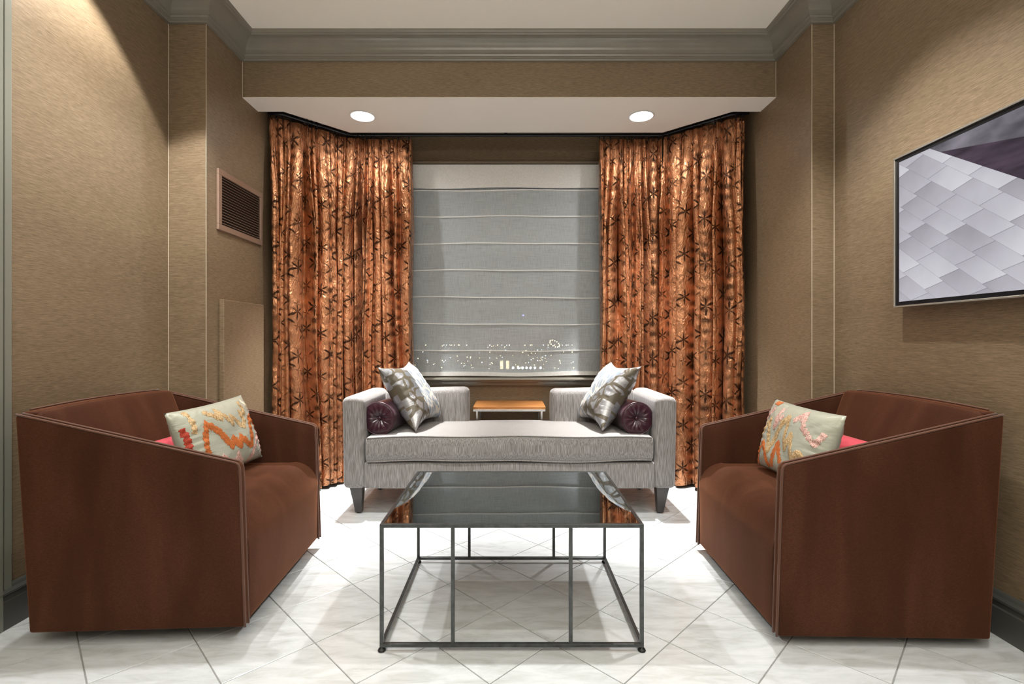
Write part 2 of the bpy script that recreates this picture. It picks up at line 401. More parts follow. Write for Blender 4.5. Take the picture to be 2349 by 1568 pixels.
# raised papered access panel and air grille on the left return wall
bm = bmesh.new(); bounds(bm, PL+.001, PL+.030, 2.905, 3.375, .17, 1.338, .003)
tag(link('access_panel', bm, WALL), 'raised tan papered access panel on left wall beneath air grille', 'panel')
vent = empty('air_grille', (PL, 3.135, 1.925)); tag(vent, 'taupe metal air return grille with horizontal louvres high on left wall', 'vent')
gy0, gy1, gz0, gz1 = 2.880-3.135, 3.390-3.135, -.178, .180
bm = bmesh.new(); bounds(bm, 0, .003, gy0+.02, gy1-.02, gz0+.02, gz1-.02); link('duct_opening', bm, DUCT, vent)
for a in ((gy0, gy1, gz0, gz0+.034), (gy0, gy1, gz1-.034, gz1), (gy0, gy0+.034, gz0+.034, gz1-.034), (gy1-.034, gy1, gz0+.034, gz1-.034)):
    bm = bmesh.new(); bounds(bm, 0, .014, a[0], a[1], a[2], a[3], .002); link('frame_rail', bm, COPPERPAINT, vent)
sl = None
for i in range(17):
    z = gz0+.046+i*(gz1-gz0-.092)/16
    if sl is None:
        bm = bmesh.new(); box(bm, (0, 0, 0), (.011, gy1-gy0-.068, .0022), 0, Matrix.Rotation(math.radians(28), 3, 'Y')); o = link('louvre', bm, COPPERPAINT, vent); sl = o.data
    else:
        o = bpy.data.objects.new('louvre', sl); COL.objects.link(o); o.parent = vent
    o.location = (.008, (gy0+gy1)/2, z)

# ------------------------------------------------------------ window, shade, sill
win = empty('window_1', (0, YF+.09, WZ0)); win['kind'] = 'structure'
FR = simple('window_frame_metal', (.10, .10, .095), .4)
def wl(x, z): return (x, 0, z)
bm = bmesh.new(); H_ = WZ1-WZ0
for b in ((WX0, WX1, 0, .05), (WX0, WX1, H_-.05, H_), (WX0, WX0+.05, .05, H_-.05), (WX1-.05, WX1, .05, H_-.05)):
    bounds(bm, b[0], b[1], -.03, .03, b[2], b[3])
link('window_frame', bm, FR, win)
m = N('window_glass'); gl = m.n('BsdfGlossy'); gl.inputs['Roughness'].default_value = .0; tr = m.n('BsdfTransparent'); tr.inputs[0].default_value = (.9, .92, .93, 1)
fr = m.n('Fresnel'); fr.inputs[0].default_value = 1.5; mx = m.n('MixShader'); m.l(fr.outputs[0], mx.inputs[0]); m.l(tr.outputs[0], mx.inputs[1]); m.l(gl.outputs[0], mx.inputs[2]); m.l(mx.outputs[0], m.out.inputs[0]); GLASS = m.m
bm = bmesh.new(); bounds(bm, WX0+.05, WX1-.05, -.004, .004, .05, H_-.05); link('pane', bm, GLASS, win)
# head casing over the shade
bm = bmesh.new(); bounds(bm, -1.10, 1.05, YF-.055, YF, 2.552, 2.572, .002); struct('trim_41', bm, simple('head_casing_paint', (.26, .21, .155), .45))

def sheer(name, alpha, col):
    m = N(name); tc = m.coord(scale=(1, 1, 1)); a = m.noise(m.coord(scale=(420, 420, 7)), 1, 2); b = m.noise(m.coord(scale=(7, 7, 420)), 1, 2)
    f = m.math('MULTIPLY_ADD', m.math('ADD', a, b), .9, alpha-.9)
    f = m.math('MINIMUM', m.math('MAXIMUM', f, .02), .9)
    cc = m.ramp(m.math('MULTIPLY', m.math('ADD', a, b), .5), [(.38, tuple(x*.86 for x in col)), (.62, tuple(min(1, x*1.1) for x in col))])
    df = m.n('BsdfDiffuse'); m.l(cc, df.inputs[0]); tl = m.n('BsdfTranslucent'); m.l(cc, tl.inputs[0]); ms = m.n('MixShader'); ms.inputs[0].default_value = .25
    m.l(df.outputs[0], ms.inputs[1]); m.l(tl.outputs[0], ms.inputs[2]); tr = m.n('BsdfTransparent'); mx = m.n('MixShader'); m.l(f, mx.inputs[0])
    m.l(ms.outputs[0], mx.inputs[1]); m.l(tr.outputs[0], mx.inputs[2]); m.l(mx.outputs[0], m.out.inputs[0]); return m.m
SHEER = sheer('sheer_linen', .24, (.82, .88, .92)); LINEN = simple('white_linen', (.86, .86, .84), .85, nz=.06, scale=90)
SEAM = simple('linen_seam', (.90, .92, .92), .85)
shade = empty('roman_shade', (-.03, 4.07, .80)); tag(shade, 'sheer pale grey roman shade hanging across the window', 'shade')
def sag(x, k): return .004*math.sin(x*3.1+k)+.003*math.sin(x*7.3+2*k)
SW = .93
rows = [2.537-.80, 2.345-.80, 2.332-.80, 2.117-.80, 1.893-.80, 1.672-.80, 1.450-.80, 1.230-.80, 1.012-.80, .832-.80]
bm = bmesh.new(); nx = 40; prev = None
for r_, z in enumerate([rows[0]]+[a-(a-b)*t/4 for a, b in zip(rows[2:], rows[3:]) for t in range(4)]+[rows[-1]]):
    row = [bm.verts.new((-SW+2*SW*i/nx, .003*math.sin(i*.31+r_), z)) for i in range(nx+1)]
    if prev:
        for i in range(nx): bm.faces.new((prev[i], prev[i+1], row[i+1], row[i]))
    prev = row
link('sheer_cloth', bm, SHEER, shade, True)
def strip(name, z0, z1, y0, y1, mat, k):
    bm = bmesh.new(); A = []
    for i in range(nx+1):
        x = -SW+2*SW*i/nx; s_ = sag(x, k)
        A.append([bm.verts.new((x, y, z)) for y, z in ((y0, z0+s_), (y1, z0+s_), (y1, z1+(0 if name == 'valance' else s_)), (y0, z1+(0 if name == 'valance' else s_)))])
    for a, b in zip(A, A[1:]):
        for j in range(4): bm.faces.new((a[j], a[(j+1) % 4], b[(j+1) % 4], b[j]))
    bm.faces.new(A[0]); bm.faces.new(A[-1][::-1])
    return link(name, bm, mat, shade, True if name == 'x' else False)
strip('valance', rows[1], rows[0], -.030, -.022, LINEN, 1.0)
for i, z in enumerate(rows[2:-1]): strip('seam_tuck', z-.0045, z+.0045, -.010, .002, SEAM, i*.7+.3)
strip('hem_bar', 0.004, .036, -.008, .004, LINEN, 5)
# sill
sill_prof = [(0, .792), (.118, .792), (.126, .787), (.128, .779), (.122, .771), (.108, .768), (.095, .764), (.092, .757), (.060, .750), (.052, .738), (.046, .726), (.040, .722), (.030, .718), (0, .716)]
bm = bmesh.new(); A = [bm.verts.new((-.92, YF-o_, z)) for o_, z in sill_prof]; B = [bm.verts.new((.86, YF-o_, z)) for o_, z in sill_prof]
for a in range(len(A)-1): bm.faces.new((A[a], A[a+1], B[a+1], B[a]))
bm.faces.new((A[-1], A[0], B[0], B[-1])); bm.faces.new(A); bm.faces.new(B[::-1]); struct('window_1_sill', bm, TRIM)

# ------------------------------------------------------------ night city beyond the glass
bm = bmesh.new(); bounds(bm, -1500, 1500, 40, 2300, -23, -22); struct('ground', bm, simple('night_ground', (.02, .022, .03), .9))
def emit(name, c, e):
    m = N(name); em = m.n('Emission'); em.inputs[0].default_value = (*c, 1); em.inputs[1].default_value = e; m.l(em.outputs[0], m.out.inputs[0]); return m.m
E_W = emit('white_floodlight', (.75, .9, 1), 100); E_Y = emit('warm_lamp', (1, .72, .3), 42); E_C = emit('cool_lamp', (.55, .8, 1), 42); E_B = emit('blue_lamp', (.15, .15, 1), 18)
E_T = emit('lit_window', (1, .8, .45), 7)
DK = simple('night_facade', (.03, .03, .035), .9)
def ball(bm, c, r):
    M = Matrix.Translation(c); bmesh.ops.create_icosphere(bm, subdivisions=1, radius=r, matrix=M)
# floodlights on masts
fmesh = pm = None
FL = ['leftmost of the low row of seven', 'second from the left of the low row', 'third from the left of the low row', 'middle one of the low row of seven', 'third from the right of the low row', 'second from the right of the low row', 'rightmost of the low row of seven']
for i, x in enumerate((1177, 1189, 1199, 1208, 1217, 1227, 1240)):
    X = (x-1172)*310/1130; r = empty('floodlight', (X, 310, -22)); tag(r, 'bright white floodlight beyond the shade, '+FL[i], 'floodlight', 'row of white floodlights beyond the window')
    if fmesh is None:
        b1 = bmesh.new(); ball(b1, (0, 0, 5.5), .75); o = link('lamp_head', b1, E_W, r); fmesh = o.data
        b1 = bmesh.new(); tube(b1, [(0, 0, 0), (0, 0, 5)], .15, 6); o = link('mast', b1, DK, r); pm = o.data
    else:
        for nme, d in (('lamp_head', fmesh), ('mast', pm)):
            o = bpy.data.objects.new(nme, d); COL.objects.link(o); o.parent = r
# lit tower
r = empty('office_tower', (-4, 330, -22)); tag(r, 'narrow building with two warm lit columns of windows in the night view', 'building')
bm = bmesh.new(); bounds(bm, -6.5, 6.5, 0, 12, 0, 10); link('wall', bm, DK, r)
for x in (-3.6, 3.0):
    for k in range(9):
        bm = bmesh.new(); bounds(bm, x*.62-1.0, x*.62+1.0, -.3, 0, 2.6+k*.75, 3.1+k*.75); link('window', bm, E_T, r)
# scattered city lamps
random.seed(11)
for nm, mat_, n_, lab in (('city_lights', E_Y, 110, 'warm yellow street lamps scattered over the night city'), ('city_lights', E_C, 50, 'cool bluish street lamps scattered over the night city')):
    bm = bmesh.new()
    for i in range(n_):
        y = random.choice((846, 836, 828, 818, 806, 792, 786)); y += random.uniform(-4, 4); x = random.uniform(1010, 1318) if random.random() < .9 else random.uniform(900, 1010)
        y = max(y, 791); Y = 21.6*1130/(y-779.0); X = (x-1172)*Y/1130
        ball(bm, (X, Y, -20.5), .00075*Y*random.uniform(.5, 1.3))
    tag(link(nm, bm, mat_, None, kind='stuff'), lab, 'lights')
bm = bmesh.new()
for i in range(13):
    a = 2*PI*i/13; ball(bm, (62+5.8*math.cos(a), 700+40*math.sin(a), -4+4.6*math.sin(a)-.0), .75)
tag(link('plaza_lights', bm, E_Y, None, kind='stuff'), 'ring of warm yellow lights at the right of the night view', 'lights')
bm = bmesh.new(); ball(bm, (12.4, 500, 26), .9); mb = empty('beacon_mast', (12.4, 500, -22)); tag(mb, 'thin dark mast with small blue beacon above the city lights', 'mast')
for v_ in bm.verts: v_.co -= Vector((12.4, 500, -22))
link('blue_lamp', bm, E_B, mb)
bm = bmesh.new(); tube(bm, [(0, 0, 0), (0, 0, 47)], .1, 5); link('mast', bm, DK, mb)

# ------------------------------------------------------------ soffit downlight fixtures
E_D = emit('downlight_lens', (1, .97, .92), 9); WHT = simple('white_enamel', (.8, .8, .78), .4)
for x, lab in ((-1.03, 'left round recessed downlight in the white soffit'), (.905, 'right round recessed downlight in the white soffit')):
    r = empty('recessed_downlight', (x, 3.42, HZ)); tag(r, lab, 'ceiling light', 'soffit downlights')
    bm = bmesh.new(); lathe(bm, [(.083, .0), (.088, -.001), (.090, -.004), (.086, -.007), (.079, -.006), (.077, -.001)], 40); link('trim_ring', bm, WHT, r, True)
    bm = bmesh.new(); lathe(bm, [(.078, -.0005), (.078, -.004), (.05, -.0055), (.01, -.006)], 40); link('lens', bm, E_D, r)

# ------------------------------------------------------------ curtain rod and rings
RZ = 2.682
rod = empty('curtain_rod', (-.03, 3.82, RZ)); tag(rod, 'long black curtain rod bent around the bay under the soffit', 'curtain rod')
rp = [(-1.69, 3.435), (-1.60, 3.455), (-1.24, 3.81), (1.17, 3.81), (1.545, 3.455), (1.66, 3.435)]
def rl(p, dz=0): return (p[0]+.03, p[1]-3.82, dz)
bm = bmesh.new(); tube(bm, [rl(p) for p in rp], .013, 10); link('pole', bm, BLACK, rod, True)
for px in ((-.04, 3.81), (-1.42, 3.633), (1.36, 3.63)):
    bm = bmesh.new(); a = rl(px); box(bm, (a[0], a[1], .03), (.022, .034, .05), .003); box(bm, (a[0], a[1], .13), (.012, .012, .17)); link('bracket', bm, BLACK, rod)
def along(path, s):
    for a, b in zip(path, path[1:]):
        a, b = Vector(a), Vector(b); L = (b-a).length
        if s <= L: return a+(b-a)*(s/L), (b-a).normalized()
        s -= L
    return b, (b-a).normalized()
def plen(path): return sum((Vector(b)-Vector(a)).length for a, b in zip(path, path[1:]))
def smooth_path(path, it=3):
    for _ in range(it):
        out = [path[0]]
        for a, b in zip(path, path[1:]):
            out += [(a[0]*.75+b[0]*.25, a[1]*.75+b[1]*.25), (a[0]*.25+b[0]*.75, a[1]*.25+b[1]*.75)]
        out.append(path[-1]); path = out
    return path
ring_me = None
def curtain(path, n, seed, label, flare=(0, 0), side=1, bott=.022):
    global ring_me
    path = smooth_path(path, 2)
    rnd = random.Random(seed); L = plen(path)
    # irregular pleats: widths vary
    wd = [rnd.choice((.5, .7, 1.0, 1.7)) for _ in range(n)]; tot = sum(wd); ed = [0]
    for a in wd: ed.append(ed[-1]+a/tot*L)
    amp = [rnd.uniform(.5, 1.2) for _ in range(n)]; ex = [rnd.uniform(.40, 1.1) for _ in range(n)]; lean = [rnd.uniform(-.45, .45) for _ in range(n)]; amp2 = [rnd.uniform(0, .35) for _ in range(n)]
    top, nz = 2.652, 150; per = 22; cols = []
    for i in range(n):
        for k in range(per): cols.append((i, k/per))
    cols.append((n-1, 1.0))
    bm = bmesh.new(); uvl = bm.loops.layers.uv.new('UVMap'); grid = []; U = []
    for r in range(nz+1):
        t = r/nz; z = top-(top-bott)*t; row = []; A = .032+.082*min(1, t*4)+.008*t
        pin = math.exp(-((t-.045)/.02)**2)
        for (i, f) in cols:
            s = ed[i]+(ed[i+1]-ed[i])*f
            wv = abs(math.sin(PI*f))**ex[i]           # round front, narrow deep valley
            g = 1-2*abs(f-.5); wv = wv*(1-amp2[i])+amp2[i]*(wv*(1-.75*math.exp(-((f-.5-lean[i]*.6)/.09)**2)))
            drift = .012*math.sin(2.2*t+i*1.3)+noise.noise(Vector((s*5, t*3.0, seed)))*.022*min(1, t*4)
            s2 = s+drift-.15*(ed[i+1]-ed[i])*math.sin(2*PI*f)*min(1, .25+t*3)+lean[i]*wv*A*.8*min(1, t*3)
            fl = (flare[0]*(1-s/L)+flare[1]*s/L)*t
            s2 = max(0, min(L, s2))
            p, d = along(path, s2); nr = Vector((d.y, -d.x))
            off = A*amp[i]*(wv-.5)*(1-.35*pin)+noise.noise(Vector((s*14, t*9, seed+3)))*.010*min(1, t*5)+noise.noise(Vector((s*40, t*30, seed+5)))*.0035*min(1, t*6)
            q_ = p+nr*off+d*fl
            zz = z+(.006*math.sin(i*2.1+f*3) if r == nz else 0)
            row.append(Vector((q_.x, q_.y, zz)))
        grid.append(row)
    mid = grid[nz//2]; u = 0; U = [0]
    for a, b in zip(mid, mid[1:]): u += (b-a).length; U.append(u)
    c = Vector((mid[len(mid)//2].x, mid[len(mid)//2].y, 0))
    root = empty('curtain', (c.x, c.y, 0)); tag(root, label, 'curtain', 'copper curtains round the bay')
    V = [[bm.verts.new(p-c) for p in row] for row in grid]
    nc = len(cols)
    for r in range(nz):
        for k in range(nc-1):
            f = bm.faces.new((V[r][k], V[r+1][k], V[r+1][k+1], V[r][k+1]))
            for lp, (rr, kk) in zip(f.loops, ((r, k), (r+1, k), (r+1, k+1), (r, k+1))):
                lp[uvl].uv = (U[kk], (top-(top-bott)*rr/nz))
    link('cloth', bm, CURT, root, 'keep')
    if side:
        for i in range(n):
            s = ed[i]+(ed[i+1]-ed[i])*.1; p, d = along(path, s)
            if ring_me is None:
                b2 = bmesh.new(); tube(b2, [(0, .021*math.cos(a), .021*math.sin(a)) for a in [2*PI*k/14 for k in range(14)]], .0028, 6, True)
                box(b2, (0, 0, -.032), (.004, .004, .024)); o = link('ring', b2, BLACK, root, True); ring_me = o.data
            else:
                o = bpy.data.objects.new('ring', ring_me); COL.objects.link(o); o.parent = root
            o.location = (p.x-c.x, p.y-c.y-.0, RZ-.001); o.rotation_euler = (0, 0, math.atan2(d.y, d.x))
curtain([(-1.70, 3.455), (-1.62, 3.46), (-1.36, 3.69)], 7, 3, 'copper patterned curtain panel farthest left, beside the left wall', (-.0, .02))
curtain([(-1.37, 3.705), (-1.255, 3.815), (-.77, 3.83)], 13, 5, 'copper patterned curtain panel just left of the window', (0, .035))
curtain([(.685, 3.83), (1.165, 3.815)], 12, 8, 'copper patterned curtain panel just right of the window', (.0, .0))
curtain([(1.17, 3.80), (1.26, 3.72), (1.55, 3.46), (1.655, 3.45)], 9, 21, 'copper patterned curtain panel farthest right, beside the right wall', (0, .01))

# ------------------------------------------------------------ daybed
db = empty('daybed', (-.009, 3.36, 0)); tag(db, 'grey striated upholstered daybed with open middle back under the window', 'daybed')
DX = 1.044; y0 = -.285; y1 = .335       # front and back of the body, local
def topround(amt, hz):
    return lambda p: p
for s in (-1, 1):
    bm = bmesh.new()
    def fn(p, s=s):
        t = (p.z+.2825)/.565; x = p.x+s*(.010*t)      # arms lean out very slightly
        return (x, p.y, p.z+(.012*(1-((p.x)/.07)**2) if p.z > .2 else 0))
    soft_box(bm, (s*(DX-.072), (y0+y1)/2, .168+.2825), (.068, (y1-y0)/2, .2825), .030, (4, 10, 8), fn)
    link('arm', bm, UPH, db, True)
    bm = bmesh.new(); xi = .295; xo = DX-.14
    soft_box(bm, (s*(xi+xo)/2, y1-.070, .168+.2905), ((xo-xi)/2, .068, .2905), .042, (8, 4, 8), lambda p: (p.x, p.y, p.z+(.006*math.sin(p.x*6) if p.z > .2 else 0)))
    link('back_wing', bm, UPH, db, True)
bm = bmesh.new(); soft_box(bm, (0, (y0+y1)/2-.004, .252), (DX-.135, (y1-y0)/2-.006, .082), .012, (20, 8, 3)); link('seat_base', bm, UPH, db, True)
CH = .075; cz = .342+CH
def cush(p):
    fx = 1-(p.x/(DX-.15))**2; fy = 1-(p.y/.30)**2
    z = p.z+(.030*max(0, fx)**.5*(.35+.65*max(0, fy)) if p.z > 0 else -.004*math.sin(p.x*5))
    puff = .012*(1-(p.z/CH)**2)*(1 if p.y < -.2 else 0)
    z += .0035*math.sin(p.x*9+1)*(1 if p.y < -.2 else .3)
    return (p.x, p.y-puff+wob(p, 3, .006), z)
bm = bmesh.new(); cy = (y0+y1)/2-.012
soft_box(bm, (0, cy, cz), (DX-.146, .302, CH), .016, (36, 12, 5), cush); sc = link('seat_cushion', bm, UPH, db, True)
for zz in (CH-.004, -CH+.004):
    bm = bmesh.new(); pts = []
    for i in range(61):
        x = -(DX-.155)+2*(DX-.155)*i/60; p = cush(Vector((x, -.2985, zz))); pts.append((p[0], p[1]+cy-.003, p[2]+cz))
    tube(bm, pts, .0048, 8); link('piping', bm, UPH, sc, True)
for sx_ in (-1, 1):
    for yy in (y0+.065, y1-.06):
        bm = bmesh.new(); cxx = sx_*(DX-.075)
        a = [(-.040, -.035), (.040, -.035), (.040, .035), (-.040, .035)]; b = [(-.020, -.019), (.020, -.019), (.020, .019), (-.020, .019)]
        A = [bm.verts.new((cxx+x-sx_*.0, yy+y, .170)) for x, y in a]; B = [bm.verts.new((cxx+x-sx_*.012, yy+y, .006)) for x, y in b]
        bm.faces.new(A); bm.faces.new(B[::-1])
        for i in range(4): bm.faces.new((A[i], B[i], B[(i+1) % 4], A[(i+1) % 4]))
        bmesh.ops.bevel(bm, geom=list(bm.edges), offset=.003, segments=1, affect='EDGES')
        lathe(bm, [(.012, 0), (.012, .008)], 12, (cxx-sx_*.012, yy, 0)); link('leg', bm, DARKWD, db)

# ------------------------------------------------------------ little wooden table behind the daybed
st = empty('side_table', (-.012, 3.905, 0)); tag(st, 'small slatted orange wood table on chrome legs behind the daybed', 'table')
m = N('teak_wood'); f = m.noise(m.coord(scale=(3, 40, 40)), 1.5, 5, .6, .4); m.base(m.ramp(f, [(.3, (.36, .13, .035)), (.7, (.60, .27, .085))])); m.set(Roughness=.4); TEAK = m.m
TW = .272; ty0, ty1, tz = -.205, .205, .598
sw = (ty1-ty0)/5
for i in range(5):
    bm = bmesh.new(); bounds(bm, -TW, TW, ty0+i*sw+.0008, ty0+(i+1)*sw-.0008, tz-.020, tz, .0015); link('slat', bm, TEAK, st)
for a in ((-TW, TW, ty0, ty0+.012), (-TW, TW, ty1-.012, ty1), (-TW, -TW+.012, ty0+.012, ty1-.012), (TW-.012, TW, ty0+.012, ty1-.012)):
    bm = bmesh.new(); bounds(bm, a[0], a[1], a[2], a[3], tz-.036, tz-.0202, .001); link('apron_rail', bm, CHROME, st)
for sx_ in (-1, 1):
    for yy in (ty0+.007, ty1-.007):
        bm = bmesh.new(); bounds(bm, sx_*(TW-.029)-.007, sx_*(TW-.029)+.007, yy-.006, yy+.006, 0, tz-.036, .001); link('leg', bm, CHROME, st)

# ------------------------------------------------------------ cushions
def pillow_fn(w, h, T, ear=.06, seed=0, crush=0.0):
    def f(u, v, sgn):
        # u, v in -1..1
        cu = 1-ear*(1-v*v)*abs(u)**2; cv = 1-ear*(1-u*u)*abs(v)**2
        x = u*w/2*cu; z = v*h/2*cv
        t = T*((1-u**4)*(1-v**4))**.62*(1-.25*(u*u*v*v))
        n_ = noise.noise(Vector((u*2.2+seed, v*2.2, sgn*2+seed)))*.012*(1-u*u)*(1-v*v)
        e = max(abs(u), abs(v)); wr = .0045*math.sin(11*(u*v)*4+seed)*e**3*(1-e**8)*max(0, 1-e**16)
        ang = math.sin(26*math.atan2(v, u)+seed)*.0028*(e**2)*(1-e**6)
        return Vector((x, sgn*(t+n_*1.0+wr+ang), z))
    return f
def pillow(name, w, h, T, mat, label, cat, M, ear=.06, seed=0, group=None, mat2=None, split=None, n=34):
    f = pillow_fn(w, h, T, ear, seed); bm = bmesh.new(); uvl = bm.loops.layers.uv.new('UVMap')
    root = empty(name); root.matrix_world = M; tag(root, label, cat, group)
    for sgn in (-1, 1):
        V = [[bm.verts.new(f(-1+2*i/n, -1+2*j/n, sgn if 0 < i < n and 0 < j < n else 0)) for i in range(n+1)] for j in range(n+1)]
        for j in range(n):
            for i in range(n):
                fa = bm.faces.new((V[j][i], V[j][i+1], V[j+1][i+1], V[j+1][i]) if sgn < 0 else (V[j][i], V[j+1][i], V[j+1][i+1], V[j][i+1]))
                for lp in fa.loops:
                    lp[uvl].uv = (lp.vert.co.x+(sgn*.6), lp.vert.co.z)
                if split is not None and sgn == split[0]: 
                    cu = -1+2*(i+.5)/n; cv = -1+2*(j+.5)/n
                    if split[1](cu, cv): fa.material_index = 1
    bmesh.ops.remove_doubles(bm, verts=bm.verts, dist=1e-5)
    o = link('cover', bm, mat, root, 'keep'); o.data.materials.append(mat2) if mat2 else None
    return root, f
def frame(c, right, up):
    """pillow frame: local x = right, z = up, y = normal (front is -y)"""
    x = Vector(right).normalized(); z = Vector(up); z = (z-x*z.dot(x)).normalized(); y = z.cross(x)
    M = Matrix((x, y, z)).transposed().to_4x4(); M.translation = Vector(c); return M
# square brocade cushions, each leaning on its bolster
def quad_frame(tl, tr, br, bl):
    tl, tr, br, bl = map(Vector, (tl, tr, br, bl)); c = (tl+tr+br+bl)/4
    return frame(c, (tr+br)-(tl+bl), (tl+tr)-(bl+br))
M1 = quad_frame((-.86, 3.19, .93), (-.76, 3.60, .93), (-.50, 3.62, .535), (-.595, 3.13, .515))
M2 = quad_frame((.74, 3.60, .93), (.835, 3.19, .935), (.57, 3.12, .515), (.49, 3.60, .535))
pillow('square_cushion', .50, .49, .085, BROC, 'silvery leaf brocade square cushion leaning on the left bolster of the daybed', 'cushion', M1, .20, 1.3, 'silver cushions on the daybed', LEOP, (-1, lambda u, v: u+.35*v > -.20+.25*math.sin(v*2.5)))
pillow('square_cushion', .50, .49, .085, BROC, 'silvery leaf brocade square cushion leaning on the right bolster of the daybed', 'cushion', M2, .20, 4.1, 'silver cushions on the daybed', LEOP, (-1, lambda u, v: u-.35*v < .20+.25*math.sin(v*2.5)))
# bolsters
for s, cx_, lab in ((-1, -.842, 'maroon satin buttoned bolster at the left arm of the daybed'), (1, .806, 'maroon satin buttoned bolster at the right arm of the daybed')):
    r = empty('bolster', (cx_, 3.14, .598), s*math.radians(8 if s < 0 else 8)); tag(r, lab, 'bolster', 'maroon bolsters on the daybed')
    R, Lb = .103, .44; bm = bmesh.new(); nn = 72; prof = []
    for k in range(13): prof.append((R*math.sin(PI/2*k/12)*.98+.001, -.012*(1-(k/12)**2)+.030*math.exp(-(k/12*R/.022)**2)))
    prof += [(R, .006), (R*1.01, .03), (R*1.02, Lb*.5), (R*1.01, Lb-.03), (R, Lb-.006), (R*.9, Lb+.006), (R*.5, Lb+.014), (.002, Lb+.016)]
    rings = []
    for r_, h_ in prof:
        ring = []
        for k in range(nn):
            a = 2*PI*k/nn; rr = r_/R
            pl = (.0038*math.sin(13*a+.7*math.sin(3*a))+.002*math.sin(29*a))*max(0, 1-abs(rr-.45)/.55) if h_ < .03 else 0
            sh = .002*math.sin(5*a+h_*20) if h_ >= .02 else 0
            ring.append(bm.verts.new(((r_+sh)*math.cos(a), h_+pl, (r_+sh)*math.sin(a))))
        rings.append(ring)
    for A, B in zip(rings, rings[1:]):
        for k in range(nn): bm.faces.new((A[k], A[(k+1) % nn], B[(k+1) % nn], B[k]))
    bm.faces.new(rings[0]); bm.faces.new(rings[-1][::-1]); cv = link('cover', bm, MAROON, r, True)
    bm = bmesh.new(); tube(bm, [(R*math.cos(a), .0, R*math.sin(a)) for a in [2*PI*k/48 for k in range(48)]], .0045, 8, True); link('piping', bm, MAROON, r, True)
    bm = bmesh.new(); bmesh.ops.create_uvsphere(bm, u_segments=16, v_segments=8, radius=.012, matrix=Matrix.Translation((0, .012, 0)) @ Matrix.Diagonal((1, .6, 1, 1))); link('button', bm, MAROON, r, True)

